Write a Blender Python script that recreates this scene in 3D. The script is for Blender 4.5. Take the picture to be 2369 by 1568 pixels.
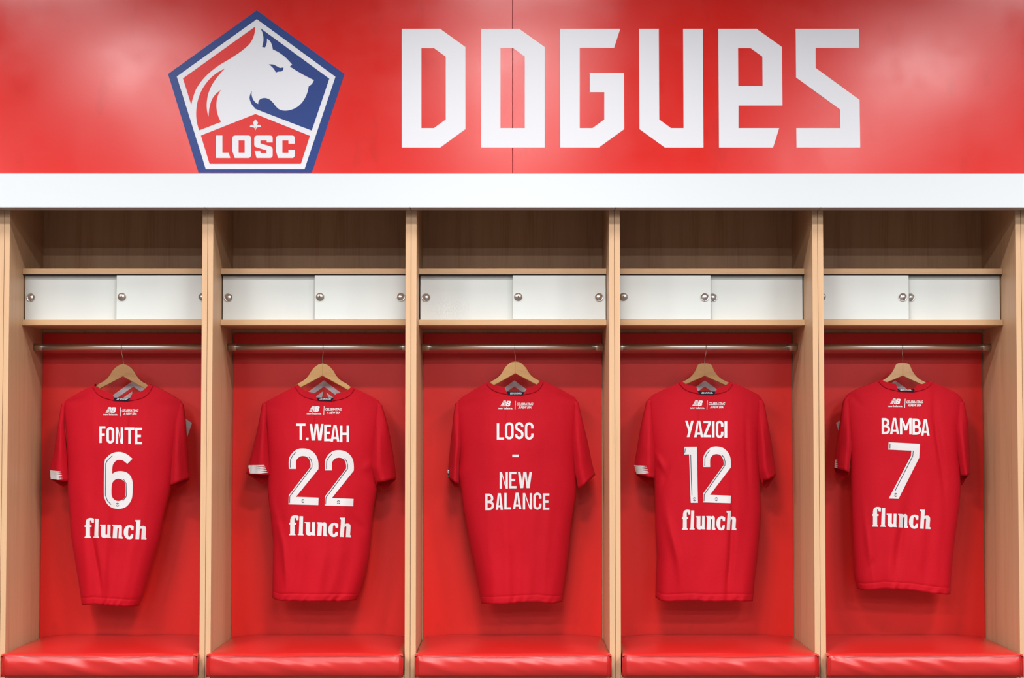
import bpy, bmesh, math, random
from mathutils import Vector, Matrix, noise
from mathutils.bvhtree import BVHTree
from mathutils.geometry import tessellate_polygon
random.seed(4)
for o in list(bpy.data.objects): bpy.data.objects.remove(o)
S = bpy.context.scene
COL = S.collection

# ------------------------------------------------------------------ camera
FPX = 4800.0
CAM = Vector((-0.0112, -7.12, 1.22)); YAW = 0.0012; PIT = 0.0469
FW = Vector((math.sin(YAW)*math.cos(PIT), math.cos(YAW)*math.cos(PIT), math.sin(PIT)))
RT = Vector((math.cos(YAW), -math.sin(YAW), 0)); UP = RT.cross(FW)
cd = bpy.data.cameras.new('camera'); cd.sensor_fit = 'HORIZONTAL'; cd.sensor_width = 36
cd.lens = 36*FPX/2369; cd.clip_end = 60
co = bpy.data.objects.new('camera', cd); COL.objects.link(co)
co.matrix_world = Matrix(((RT.x, UP.x, -FW.x, CAM.x), (RT.y, UP.y, -FW.y, CAM.y), (RT.z, UP.z, -FW.z, CAM.z), (0, 0, 0, 1)))
S.camera = co

# ------------------------------------------------------------------ light and exposure
S.view_settings.view_transform = 'Standard'; S.view_settings.look = 'None'
S.view_settings.gamma = 1; S.view_settings.use_curve_mapping = False
S.view_settings.exposure = 0.06
w = bpy.data.worlds.new('room_air'); S.world = w; w.use_nodes = True
w.node_tree.nodes['Background'].inputs[0].default_value = (0.9, 0.95, 1, 1)
w.node_tree.nodes['Background'].inputs[1].default_value = 0.02
CEIL = 3.4
for lx in (-4.5, -2.18, 0.03, 2.40, 4.7):            # a row of square panels near the lockers, slim fittings beyond
    for ly, pw, sy in ((-1.4, 29, .6), (-2.45, 64, .16), (-4.97, 76, .16), (-7.5, 76, .16), (-10.0, 76, .16)):
        ld = bpy.data.lights.new('ceiling_lamp', 'AREA'); ld.shape = 'RECTANGLE'; ld.size = 0.6; ld.size_y = sy
        ld.energy = pw; ld.spread = math.radians({-1.4: 150, -2.45: 162}.get(ly, 180)); ld.color = (1.0, 0.99, 0.985)
        lo = bpy.data.objects.new('ceiling_lamp', ld); COL.objects.link(lo)
        lo.location = (lx, ly, CEIL-0.012)

# ------------------------------------------------------------------ helpers
def ray(px, py):
    return (FW*FPX + RT*(px-1184.5) - UP*(py-784)).normalized()
def at(px, py, Y):                                  # pixel of the photograph -> point on the plane y = Y
    d = ray(px, py); return CAM + d*((Y-CAM.y)/d.y)
def zat(py, Y): return at(1184, py, Y).z

def wloc(o):
    v = Vector((0, 0, 0))
    while o: v = v + o.location; o = o.parent
    return v
def mesh_obj(name, verts, faces, mat, parent=None, smooth=False, loc=None):
    off = wloc(parent) if parent else Vector((0, 0, 0))
    if loc: off = Vector(loc)
    m = bpy.data.meshes.new(name)
    m.from_pydata([tuple(Vector(v)-off) for v in verts], [], faces)
    m.materials.append(mat)
    if smooth: m.polygons.foreach_set('use_smooth', [True]*len(m.polygons))
    m.update()
    o = bpy.data.objects.new(name, m); COL.objects.link(o)
    if parent: o.parent = parent
    if loc: o.location = loc
    return o
def bm_obj(name, bm, mat, parent=None, smooth=False, loc=None):
    bm.normal_update()
    vs = [v.co.copy() for v in bm.verts]
    bm.verts.index_update()
    fs = [[v.index for v in f.verts] for f in bm.faces]; bm.free()
    return mesh_obj(name, vs, fs, mat, parent, smooth, loc)
def box_bm(x0, x1, y0, y1, z0, z1, bev=0.0, seg=1, bm=None):
    b = bmesh.new()
    bmesh.ops.create_cube(b, size=1)
    for v in b.verts:
        v.co = Vector((x0+(v.co.x+.5)*(x1-x0), y0+(v.co.y+.5)*(y1-y0), z0+(v.co.z+.5)*(z1-z0)))
    if bev: bmesh.ops.bevel(b, geom=b.edges[:], offset=bev, segments=seg, affect='EDGES', profile=.5)
    return b
def box(name, x0, x1, y0, y1, z0, z1, mat, parent=None, bev=0.0012, **k):
    return bm_obj(name, box_bm(x0, x1, y0, y1, z0, z1, bev), mat, parent, **k)
def tube_geo(path, r, n=10, caps=True):
    vs, fs = [], []
    N = len(path)
    for i, p in enumerate(path):
        a = path[max(i-1, 0)]; b = path[min(i+1, N-1)]
        t = (Vector(b)-Vector(a)).normalized()
        ref = Vector((1, 0, 0)) if abs(t.x) < .8 else Vector((0, 0, 1))
        u = t.cross(ref).normalized(); v = t.cross(u)
        for k in range(n):
            an = 2*math.pi*k/n
            vs.append(Vector(p)+(u*math.cos(an)+v*math.sin(an))*r)
    for i in range(N-1):
        for k in range(n):
            fs.append((i*n+k, i*n+(k+1) % n, (i+1)*n+(k+1) % n, (i+1)*n+k))
    if caps:
        fs.append(tuple(range(n-1, -1, -1))); fs.append(tuple(range((N-1)*n, N*n)))
    return vs, fs
def lathe_geo(c, prof, n=28):                       # axis along -y, prof = [(radius, y offset)]
    vs, fs = [], []
    for r, y in prof:
        for k in range(n):
            a = 2*math.pi*k/n
            vs.append(Vector((c[0]+r*math.cos(a), c[1]+y, c[2]+r*math.sin(a))))
    for i in range(len(prof)-1):
        for k in range(n):
            fs.append((i*n+k, (i+1)*n+k, (i+1)*n+(k+1) % n, i*n+(k+1) % n))
    fs.append(tuple(range(n-1, -1, -1))); fs.append(tuple(range((len(prof)-1)*n, len(prof)*n)))
    return vs, fs
def empty(name, loc, label, cat, group=None):
    o = bpy.data.objects.new(name, None); COL.objects.link(o); o.location = loc
    o.empty_display_size = .1
    return tag(o, label, cat, group)
def tag(o, label, cat, group=None):
    o['label'] = label; o['category'] = cat
    if group: o['group'] = group
    return o
def struct(o): o['kind'] = 'structure'; return o
def copy_tree(o, parent=None):
    c = o.copy(); COL.objects.link(c); c.parent = parent
    for ch in list(o.children): copy_tree(ch, c)
    return c

# ------------------------------------------------------------------ materials
def lin(c):
    return tuple(((v/255)/12.92 if v/255 <= .04045 else ((v/255+.055)/1.055)**2.4) for v in c)+(1,)
def mat(name, rgb, rough=.5, metal=0, spec=.5, linear=False):
    m = bpy.data.materials.new(name); m.use_nodes = True
    b = m.node_tree.nodes['Principled BSDF']
    b.inputs['Base Color'].default_value = (*rgb, 1) if linear else lin(rgb)
    b.inputs['Roughness'].default_value = rough; b.inputs['Metallic'].default_value = metal
    b.inputs['Specular IOR Level'].default_value = spec
    return m
def nd(m, t, **k):
    n = m.node_tree.nodes.new(t)
    for a, v in k.items(): setattr(n, a, v)
    return n
def ln(m, a, b): m.node_tree.links.new(a, b)
def bsdf(m): return m.node_tree.nodes['Principled BSDF']
def coords(m, scale, out='Object'):
    t = nd(m, 'ShaderNodeTexCoord'); mp = nd(m, 'ShaderNodeMapping'); mp.inputs['Scale'].default_value = scale
    ln(m, t.outputs[out], mp.inputs['Vector']); return mp.outputs['Vector']
def noise_tex(m, vec, scale, detail=3, rough=.5):
    n = nd(m, 'ShaderNodeTexNoise'); n.inputs['Scale'].default_value = scale
    n.inputs['Detail'].default_value = detail; n.inputs['Roughness'].default_value = rough
    ln(m, vec, n.inputs['Vector']); return n.outputs['Fac']
def ramp(m, fac, stops):
    r = nd(m, 'ShaderNodeValToRGB'); e = r.color_ramp.elements
    while len(e) < len(stops): e.new(.5)
    for i, (p, c) in enumerate(stops): e[i].position = p; e[i].color = c if len(c) == 4 else (*c, 1)
    ln(m, fac, r.inputs['Fac']); return r.outputs['Color']
def mrange(m, fac, a, b, lo=0, hi=1):
    r = nd(m, 'ShaderNodeMapRange'); r.inputs['From Min'].default_value = lo; r.inputs['From Max'].default_value = hi
    r.inputs['To Min'].default_value = a; r.inputs['To Max'].default_value = b
    ln(m, fac, r.inputs['Value']); return r.outputs['Result']
def bump(m, h, strength, dist=.001):
    b = nd(m, 'ShaderNodeBump'); b.inputs['Strength'].default_value = strength; b.inputs['Distance'].default_value = dist
    ln(m, h, b.inputs['Height']); ln(m, b.outputs['Normal'], bsdf(m).inputs['Normal'])

def wood(name, scale, base, dark):
    m = mat(name, base, .42, spec=.35)
    v = coords(m, scale)
    f = noise_tex(m, v, 1.0, 6, .6)
    v2 = coords(m, tuple(s*7 for s in scale))
    f2 = noise_tex(m, v2, 1.0, 2, .5)
    mx = nd(m, 'ShaderNodeMath', operation='MULTIPLY_ADD'); mx.inputs[1].default_value = .35
    ln(m, f2, mx.inputs[0]); ln(m, f, mx.inputs[2])
    ln(m, ramp(m, mx.outputs[0], [(.42, lin(dark)), (.62, lin(base)), (.9, lin(tuple(min(255, c+7) for c in base)))]), bsdf(m).inputs['Base Color'])
    bump(m, f2, .06, .0005)
    return m
WOODV = wood('beech_upright', (26, 26, 1.1), (191, 153, 117), (177, 135, 97))
WOODH = wood('beech_shelf', (1.1, 26, 26), (189, 150, 111), (175, 132, 92))
HANG_A = wood('hanger_wood', (4, 20, 30), (188, 146, 92), (174, 128, 76))
HANG_B = wood('pale_hanger_wood', (4, 20, 30), (186, 148, 108), (166, 124, 82))
HANG_C = wood('brown_hanger_wood', (4, 20, 30), (160, 118, 72), (134, 92, 52))

def red_laminate(name, rgb, r0, r1, sp):
    m = mat(name, rgb, .36, spec=sp)
    v = coords(m, (1, 1, 1))
    ln(m, mrange(m, noise_tex(m, v, 5, 5, .65), r0, r1, .35, .7), bsdf(m).inputs['Roughness'])
    bump(m, noise_tex(m, v, 700, 2), .03, .0005)
    st = noise_tex(m, coords(m, (5, 1, 2.4)), 1.6, 4, .6)
    ln(m, ramp(m, st, [(.60, lin(rgb)), (.72, lin(tuple(int(c*.94) for c in rgb)))]), bsdf(m).inputs['Base Color'])
    return m
RED_WALL = red_laminate('red_wall_laminate', (190, 22, 13), .165, .22, .36)
RED_PANEL = red_laminate('red_locker_laminate', (212, 31, 24), .36, .42, .36)
WHITE_BOARD = mat('white_board', (193, 197, 200), .4)
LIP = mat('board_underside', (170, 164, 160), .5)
VINYL_W = mat('white_vinyl', (197, 197, 202), .45)
VINYL_B = mat('blue_vinyl', (22, 50, 112), .3, spec=.25)
VINYL_R = mat('red_vinyl', (190, 25, 22), .3, spec=.3)
GREY_V = mat('pale_grey_vinyl', (200, 193, 201), .45)
DOOR = mat('white_door_laminate', (203, 206, 202), .38)
DARK = mat('dark_gap', (30, 26, 24), .8)
STEEL = mat('brushed_steel', (214, 208, 200), .34, 1)
ROD = mat('satin_steel_tube', (232, 226, 218), .4, 1)
LOCKM = mat('nickel_lock', (184, 176, 168), .42, 1)
TURNED = mat('turned_steel', (206, 202, 198), .3, 1)
bsdf(TURNED).inputs['Anisotropic'].default_value = .85
_t = nd(TURNED, 'ShaderNodeTangent', direction_type='RADIAL', axis='Y'); ln(TURNED, _t.outputs['Tangent'], bsdf(TURNED).inputs['Tangent'])
WIRE = mat('hook_wire', (206, 200, 196), .22, 1)
BLACK = mat('black_slot', (14, 13, 12), .6)
NAVY = mat('navy_tape', (9, 14, 32), .8, spec=.2)
NAVY_INK = mat('navy_ink', (24, 36, 62), .6)
PRINT = mat('white_print', (203, 203, 205), .55)

def fabric():
    m = mat('red_jersey_knit', (174, 9, 29), .75, spec=.15)
    b = bsdf(m); b.inputs['Sheen Weight'].default_value = .08; b.inputs['Sheen Roughness'].default_value = .45
    b.inputs['Sheen Tint'].default_value = lin((255, 120, 120))
    v = coords(m, (1, 1, 1))
    wv = nd(m, 'ShaderNodeTexWave', wave_type='BANDS', bands_direction='Z'); wv.inputs['Scale'].default_value = 160
    wv.inputs['Distortion'].default_value = 1.5; ln(m, v, wv.inputs['Vector'])
    bump(m, wv.outputs['Fac'], .12, .0006)
    f = noise_tex(m, v, 420, 2)
    ln(m, ramp(m, f, [(.3, lin((169, 7, 26))), (.7, lin((179, 11, 31)))]), b.inputs['Base Color'])
    return m
JERSEY = fabric()
JERSEY_TRIM = mat('red_collar_rib', (168, 7, 26), .75, spec=.15)
def leather():
    m = mat('red_leatherette', (182, 30, 26), .27, spec=.55)
    v = coords(m, (1, 1, 1))
    n1 = noise_tex(m, v, 900, 3)
    bump(m, n1, .12, .0005)
    b = bsdf(m); b.inputs['Coat Weight'].default_value = .15; b.inputs['Coat Roughness'].default_value = .3
    return m
LEATHER = leather()
THREAD = mat('dark_red_thread', (152, 27, 26), .6)
PLASTER = mat('grey_plaster', (92, 90, 90), .8)
PLASTER2 = mat('white_plaster', (118, 116, 115), .8)
CEILM = mat('ceiling_tile', (90, 90, 90), .85)
FLOORM = mat('grey_vinyl_floor', (84, 82, 82), .45)
v_ = coords(FLOORM, (1, 1, 1)); ln(FLOORM, ramp(FLOORM, noise_tex(FLOORM, v_, 40, 5), [(.3, lin((58, 56, 56))), (.7, lin((70, 68, 68)))]), bsdf(FLOORM).inputs['Base Color'])

# ------------------------------------------------------------------ room shell
RX, RY = 5.8, -11.5
WALLY = -0.055                                       # plane of the red cladding
BACK = 0.56
struct(box('floor', -RX, RX, RY, BACK, -.1, 0, FLOORM, bev=0))
struct(box('ceiling', -RX, RX, RY, BACK, CEIL, CEIL+.1, CEILM, bev=0))
struct(box('wall_left', -RX-.1, -RX, RY, BACK, 0, CEIL, PLASTER, bev=0))
struct(box('wall_right', RX, RX+.1, RY, BACK, 0, CEIL, PLASTER, bev=0))
struct(box('wall_front', -RX, RX, RY-.1, RY, 0, CEIL, PLASTER2, bev=0))
HB, HT = zat(481, -0.082), zat(401, -0.082)          # white header, lower and upper edge
HY = -0.082
struct(box('wall_back', -RX, RX, BACK, BACK+.1, 0, CEIL, PLASTER, bev=0))
wall = struct(box('wall_upper', -RX, RX, WALLY+.019, WALLY+.1, HT-.04, CEIL, DARK, bev=0))
SEAM = at(1186, 200, WALLY).x
for x0, x1 in ((-RX, SEAM-.0009), (SEAM+.0009, RX)):
    box('wall_panel', x0, x1, WALLY, WALLY+.018, HT-.04, CEIL, RED_WALL, wall, bev=.0006)

# white header board running over all lockers
hdr = empty('header_board', (0, HY, HB), 'long white board running across above all the lockers, under the red wall', 'board')
bm = box_bm(-RX, RX, HY, HY+.02, HB+.0016, HT, .0016, 2)
bm_obj('front_board', bm, WHITE_BOARD, hdr)
W = .70
for k in range(-9, 9):                               # underside in lengths, joint over every partition
    x0 = max(-RX, (k+.5)*W); x1 = min(RX, (k+1.5)*W)
    if x1-x0 < .05: continue
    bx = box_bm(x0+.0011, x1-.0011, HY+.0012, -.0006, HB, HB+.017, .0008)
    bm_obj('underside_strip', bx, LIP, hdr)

# ------------------------------------------------------------------ 2D shapes
def smooth(pts, closed=True, n=6):
    """Catmull-Rom through pts; a third value 1 marks a sharp corner."""
    N = len(pts); out = []
    P = [Vector((p[0], p[1])) for p in pts]; K = [len(p) > 2 and p[2] for p in pts]
    for i in range(N if closed else N-1):
        a, b = P[i], P[(i+1) % N]
        ta = Vector((0, 0)) if (K[i] or (not closed and i == 0)) else (P[(i+1) % N]-P[i-1])*.5
        tb = Vector((0, 0)) if (K[(i+1) % N] or (not closed and i == N-2)) else (P[(i+2) % N]-P[i])*.5
        if K[i] and K[(i+1) % N]: out.append(a); continue
        if K[i]: ta = (b-a)*1.5-tb*.5
        if K[(i+1) % N]: tb = (b-a)*1.5-ta*.5
        for s in range(n):
            t = s/n; t2 = t*t; t3 = t2*t
            out.append(a*(2*t3-3*t2+1)+ta*(t3-2*t2+t)+b*(-2*t3+3*t2)+tb*(t3-t2))
    if not closed: out.append(P[-1])
    return [(p.x, p.y) for p in out]
def corners(pts): return [(p[0], p[1], 1) for p in pts]
def ribbon(path, t, closed=False):
    """centre line -> list of quads of width t with mitred joints"""
    P = [Vector(p) for p in path]; N = len(P); L = []; R = []
    for i in range(N):
        if closed: a, b = P[i-1], P[(i+1) % N]
        else: a, b = P[max(i-1, 0)], P[min(i+1, N-1)]
        d1 = (P[i]-a); d2 = (b-P[i])
        if d1.length < 1e-6: d1 = d2
        if d2.length < 1e-6: d2 = d1
        d1.normalize(); d2.normalize()
        tn = (d1+d2).normalized(); nr = Vector((-tn.y, tn.x))
        c = max(.5, nr.dot(Vector((-d1.y, d1.x))))
        L.append(P[i]+nr*t/2/c); R.append(P[i]-nr*t/2/c)
    return [([tuple(L[i]), tuple(L[(i+1) % N]), tuple(R[(i+1) % N]), tuple(R[i])], []) for i in range(N if closed else N-1)]
def rrect(x0, y0, x1, y1, r, n=6):
    o = []
    for cx, cy, a0 in ((x1-r, y0+r, -90), (x1-r, y1-r, 0), (x0+r, y1-r, 90), (x0+r, y0+r, 180)):
        for k in range(n+1):
            a = math.radians(a0+90*k/n); o.append((cx+r*math.cos(a), cy+r*math.sin(a)))
    return o
def rect(x0, y0, x1, y1): return ([(x0, y0), (x1, y0), (x1, y1), (x0, y1)], [])
def glyph(ch, x0, y0, x1, y1, t):
    w, h = x1-x0, y1-y0; s = t/2; ym = y0+h*.5
    q = lambda *p: (list(p), [])
    if ch == 'I': return [rect(x0, y0, x1, y1)]
    if ch in '-.': return [rect(x0, y0, x1, y1)]
    if ch == 'L': return [rect(x0, y0, x0+t, y1), rect(x0+t, y1-t, x1, y1)]
    if ch == 'F': return [rect(x0, y0, x0+t, y1), rect(x0+t, y0, x1, y0+t), rect(x0+t, ym-s, x1-w*.12, ym+s)]
    if ch == 'E': return [rect(x0, y0, x0+t, y1), rect(x0+t, y0, x1, y0+t*.95), rect(x0+t, y1-t*.95, x1, y1), rect(x0+t, ym-s, x1-w*.16, ym+s)]
    if ch == 'T': return [rect(x0, y0, x1, y0+t), rect((x0+x1)/2-s, y0+t, (x0+x1)/2+s, y1)]
    if ch == 'H': return [rect(x0, y0, x0+t, y1), rect(x1-t, y0, x1, y1), rect(x0+t, ym-s*.95, x1-t, ym+s*.95)]
    if ch == 'N': return [rect(x0, y0, x0+t*.95, y1), rect(x1-t*.95, y0, x1, y1), q((x0+t*.95, y0), (x1-t*.95, y1-t*1.2), (x1-t*.95, y1), (x0+t*.95, y0+t*1.2))]
    if ch == 'A':
        m = (x0+x1)/2; a = t*.62; yb = y0+h*.72
        lx = lambda y: (m-a)+(x0-(m-a))*(y-y0)/h
        return [q((m-a, y0), (m, y0), (m, y0+t*.7), (x0+t, y1), (x0, y1)), q((m, y0), (m+a, y0), (x1, y1), (x1-t, y1), (m, y0+t*.7)),
                rect(lx(yb)+t*.8, yb, x1+x0-lx(yb)-t*.8, yb+t*.85)]
    if ch == 'M':
        m = (x0+x1)/2
        return [rect(x0, y0, x0+t, y1), rect(x1-t, y0, x1, y1), q((x0+t, y0), (m, y0+h*.5), (m, y0+h*.76), (m-t*.55, y0+h*.76), (x0+t, y0+h*.26)),
                q((x1-t, y0), (x1-t, y0+h*.26), (m+t*.55, y0+h*.76), (m, y0+h*.76), (m, y0+h*.5))]
    if ch == 'W':
        m = (x0+x1)/2; b1 = x0+w*.27; b2 = x1-w*.27
        return [q((x0, y0), (x0+t, y0), (b1+t*.35, y1-h*.25), (b1+t*.2, y1), (b1-t*.65, y1)), q((m-t*.65, y0), (m, y0), (m, y0+h*.25), (b1+t*.65, y1), (b1, y1), (b1, y1-h*.1)),
                q((m, y0), (m+t*.65, y0), (b2, y1-h*.1), (b2, y1), (b2-t*.65, y1), (m, y0+h*.25)), q((x1-t, y0), (x1, y0), (b2+t*.65, y1), (b2-t*.2, y1), (b2-t*.35, y1-h*.25))]
    if ch == 'Y':
        m = (x0+x1)/2
        return [q((x1-t, y0), (x1, y0), (x0+w*.2+t*1.1, y1), (x0+w*.2, y1)), q((x0, y0), (x0+t, y0), (m+t*.3, y0+h*.55), (m-t*.25, y0+h*.72))]
    if ch == 'Z': return [rect(x0, y0, x1, y0+t*.95), rect(x0, y1-t*.95, x1, y1), q((x1-t*1.1, y0+t*.95), (x1, y0+t*.95), (x0+t*1.1, y1-t*.95), (x0, y1-t*.95))]
    if ch == 'O': return ribbon(rrect(x0+s, y0+s, x1-s, y1-s, w/2-s-.01), t, True)
    if ch == 'C':
        rr = w/2-s; cx = (x0+x1)/2; p = [(x1-s, y0+h*.36)]
        p += [(cx+rr*math.cos(math.radians(a)), y0+s+rr-rr*math.sin(math.radians(a))) for a in range(0, 181, 15)]
        p += [(cx-rr*math.cos(math.radians(a)), y1-s-rr+rr*math.sin(math.radians(a))) for a in range(0, 181, 15)]
        p += [(x1-s, y1-h*.36)]
        return ribbon(p, t)
    if ch == 'S':
        rr = w/2-s; cx = (x0+x1)/2
        p = [(x1-s, y0+h*.29)]
        p += [(cx+rr*math.cos(math.radians(a)), y0+s+rr-rr*math.sin(math.radians(a))) for a in range(0, 181, 15)]
        p += [(x0+s, y0+h*.31), (x0+s+rr*.3, y0+h*.41), (cx, y0+h*.48), (x1-s-rr*.3, y0+h*.56), (x1-s, y0+h*.66)]
        p += [(cx+rr*math.cos(math.radians(a)), y1-s-rr+rr*math.sin(math.radians(a))) for a in range(0, 181, 15)]
        p += [(x0+s, y1-h*.29)]
        return ribbon(p, t)
    if ch == 'B':
        r1 = (h*.5)/2-s*.5; out = [rect(x0, y0, x0+t, y1)]
        for ya, yb, xe in ((y0, ym+s*.9, x1-w*.08), (ym-s*.9, y1, x1)):
            r = (yb-ya)/2-s; rx = min(r, xe-s-x0-t); cx = xe-s-rx
            p = [(x0+t, ya+s)]+[(cx+rx*math.cos(math.radians(a)), (ya+yb)/2+r*math.sin(math.radians(a))) for a in range(-90, 91, 15)]+[(x0+t, yb-s)]
            out += ribbon(p, t)
        return out
    return []
def sc(pts, ox, oy, k): return [(ox+p[0]/k, oy+p[1]/k) + tuple(p[2:]) for p in pts]
def scp(polys, ox, oy, k): return [(sc(o, ox, oy, k), [sc(h, ox, oy, k) for h in hs]) for o, hs in polys]
def text_polys(txt, x0, y0, x1, y1, shear=0.0, bold=0.0):
    """built-in font, returned as triangles fitted to a pixel box"""
    cu = bpy.data.curves.new('lettering', 'FONT'); cu.body = txt; cu.offset = bold; cu.shear = shear; cu.resolution_u = 3
    ob = bpy.data.objects.new('lettering', cu); COL.objects.link(ob)
    dg = bpy.context.evaluated_depsgraph_get()
    me = bpy.data.meshes.new_from_object(ob.evaluated_get(dg))
    vs = [v.co.copy() for v in me.vertices]; tr = [tuple(p.vertices) for p in me.polygons]
    bpy.data.objects.remove(ob); bpy.data.curves.remove(cu); bpy.data.meshes.remove(me)
    ax = min(v.x for v in vs); bx_ = max(v.x for v in vs); ay = min(v.y for v in vs); by = max(v.y for v in vs)
    f = lambda v: (x0+(v.x-ax)/(bx_-ax)*(x1-x0), y1-(v.y-ay)/(by-ay)*(y1-y0))
    return [([f(vs[i]) for i in t], []) for t in tr]

def tess(polys, jitter=0.0):
    vs, fs = [], []
    for n, (o, hs) in enumerate(polys):
        loops = [[Vector((p[0], p[1], 0)) for p in l] for l in [o]+hs]
        tri = tessellate_polygon(loops); b = len(vs)
        for l in loops:
            vs += [(p.x, p.y, (n % 4)*jitter) for p in l]
        fs += [tuple(b+i for i in t) for t in tri]
    return vs, fs
def wall_decal(name, polys, Y, off, m, parent, k=1.0):
    vs, fs = tess(polys, .00006)
    out = []
    for x, y, j in vs:
        p = at(x, y, Y); p.y = Y-off-j; out.append(p)
    out2 = out; fl = []
    for f in fs:
        a, b, c = (Vector(out2[i]) for i in f[:3])
        fl.append(f if (b-a).cross(c-a).y < 0 else f[::-1])
    return mesh_obj(name, out2, fl, m, parent)
def shirt_decal(name, polys, bvh, off, m, parent, step=4.0, jitter=.00012, Y=.34):
    vs, fs = tess(polys, jitter)
    b = bmesh.new(); bv = [b.verts.new(v) for v in vs]
    for f in fs:
        try: b.faces.new([bv[i] for i in f])
        except ValueError: pass
    xs = [v[0] for v in vs]; ys = [v[1] for v in vs]
    for ax, lo, hi in ((0, min(xs), max(xs)), (1, min(ys), max(ys))):
        c = math.ceil(lo/step)*step
        while c < hi:
            no = (1, 0, 0) if ax == 0 else (0, 1, 0); pc = (c, 0, 0) if ax == 0 else (0, c, 0)
            bmesh.ops.bisect_plane(b, geom=b.verts[:]+b.edges[:]+b.faces[:], plane_co=pc, plane_no=no, dist=1e-5)
            c += step
    for v in b.verts:
        j = v.co.z; d = ray(v.co.x, v.co.y)
        hit = bvh.ray_cast(CAM, d)
        if hit[0] is None:
            p = at(v.co.x, v.co.y, Y); near = bvh.find_nearest(p); p = Vector((p.x, near[0].y, p.z))
        else: p = hit[0]
        v.co = p - d*(off+j)
    b.normal_update()
    for f in b.faces:
        if f.normal.y > 0: f.normal_flip()
    return bm_obj(name, b, m, parent, smooth=True)

# ------------------------------------------------------------------ crest and lettering on the red wall
CO = (380, 10, 3.921)
PENT = corners([(840, 55), (1637, 632), (1338, 1530), (312, 1530), (35, 632)])
SHIELD = corners([(840, 135), (1553, 657), (1273, 1494), (377, 1494), (114, 655)])
F_LEFT = smooth([(825, 203, 1), (822, 250), (806, 305), (772, 362), (700, 425), (600, 492), (500, 552), (420, 612), (350, 682), (292, 765), (262, 845), (245, 910, 1), (170, 672, 1)])
F_MANE = smooth([(553, 582, 1), (470, 628), (400, 692), (340, 780), (302, 885), (290, 990), (298, 1075), (318, 1143, 1), (515, 1067, 1), (490, 1015), (475, 950), (475, 880), (490, 820), (515, 775, 1),
                 (450, 835), (415, 915), (402, 1020, 1), (388, 960), (386, 890), (402, 805), (440, 720), (500, 638)])
F_BLUE = smooth([(873, 217, 1), (1498, 675, 1), (1338, 1145, 1), (865, 963), (822, 940), (790, 900), (775, 855), (780, 820), (797, 785, 1), (793, 820), (805, 860), (828, 890), (853, 905, 1),
                 (856, 880), (875, 858), (912, 850), (950, 860), (983, 888), (1010, 922), (1042, 952), (1092, 965), (1150, 957), (1208, 930), (1258, 880), (1295, 810), (1311, 742, 1), (1340, 722), (1358, 688, 1),
                 (1255, 635), (1140, 565, 1), (1160, 545, 1), (1100, 482), (1040, 437), (985, 410, 1), (978, 372), (962, 338), (932, 310, 1), (930, 352), (915, 392, 1), (888, 388, 1), (900, 330), (895, 270)])
F_EYE = smooth([(948, 545, 1), (990, 547), (1022, 562), (1050, 577, 1), (1082, 572, 1), (1078, 595), (1062, 609), (1035, 611), (1013, 620, 1), (1000, 595), (978, 568)])
F_LOW = corners([(828, 995), (1322, 1193), (1240, 1447), (412, 1447), (333, 1190)])
FLEUR = [(corners([(828, 1043), (852, 1075), (834, 1110), (822, 1110), (804, 1075)]), []),
         (smooth([(825, 1110, 1), (805, 1095), (785, 1096), (776, 1114, 1), (800, 1114), (818, 1122), (828, 1145, 1)]), []),
         (smooth([(831, 1110, 1), (828, 1145, 1), (838, 1122), (856, 1114), (880, 1114, 1), (870, 1096), (850, 1095)]), [])]
LOSC = [([(470, 1190), (528, 1190), (528, 1346), (585, 1346), (600, 1394), (470, 1394)], []),
        (smooth([(645, 1190, 1), (762, 1190, 1), (780, 1196), (788, 1215, 1), (788, 1368, 1), (782, 1386), (765, 1394, 1), (640, 1394, 1), (618, 1330, 1), (618, 1215, 1), (626, 1197)]),
         [[(675, 1235), (730, 1235), (730, 1346), (675, 1346)]]),
        (smooth([(843, 1190, 1), (960, 1190, 1), (978, 1196), (984, 1213, 1), (984, 1253, 1), (930, 1253, 1), (930, 1235, 1), (873, 1235, 1), (873, 1262, 1), (960, 1288, 1), (978, 1298), (984, 1316, 1), (984, 1370, 1), (978, 1387), (962, 1394, 1),
                 (838, 1394, 1), (820, 1330, 1), (872, 1330, 1), (874, 1350, 1), (928, 1350, 1), (928, 1325, 1), (838, 1298, 1), (822, 1288), (817, 1272, 1), (817, 1215, 1), (825, 1197)]), []),
        (smooth([(1040, 1190, 1), (1160, 1190, 1), (1178, 1197), (1185, 1213, 1), (1185, 1265, 1), (1127, 1265, 1), (1127, 1235, 1), (1072, 1235, 1), (1072, 1347, 1), (1127, 1347, 1), (1127, 1320, 1), (1185, 1320, 1), (1185, 1370, 1), (1178, 1387), (1163, 1394, 1),
                 (1032, 1394, 1), (1014, 1330, 1), (1014, 1213, 1), (1022, 1197)]), [])]
one = lambda s: [(s, [])]
cb = at(594, 398, WALLY)
crest = empty('club_crest', (cb.x, WALLY, cb.z), 'large blue, white and red pentagon crest with a dog head on the red wall', 'emblem')
def cr(name, polys, off, m): return wall_decal(name, scp(polys, *CO), WALLY, off, m, crest)
cr('border', one(PENT), .0006, VINYL_B); cr('shield', one(SHIELD), .0010, VINYL_W)
cr('red_field', one(F_LEFT), .0014, VINYL_R); cr('mane_stripe', one(F_MANE), .0014, VINYL_R)
cr('blue_field', one(F_BLUE), .0014, VINYL_B); cr('eye', one(F_EYE), .0014, VINYL_B)
cr('name_field', one(F_LOW), .0014, VINYL_R); cr('lily', FLEUR, .0018, VINYL_W)
for g in LOSC: cr('letter', [g], .0018, VINYL_W)

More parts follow.
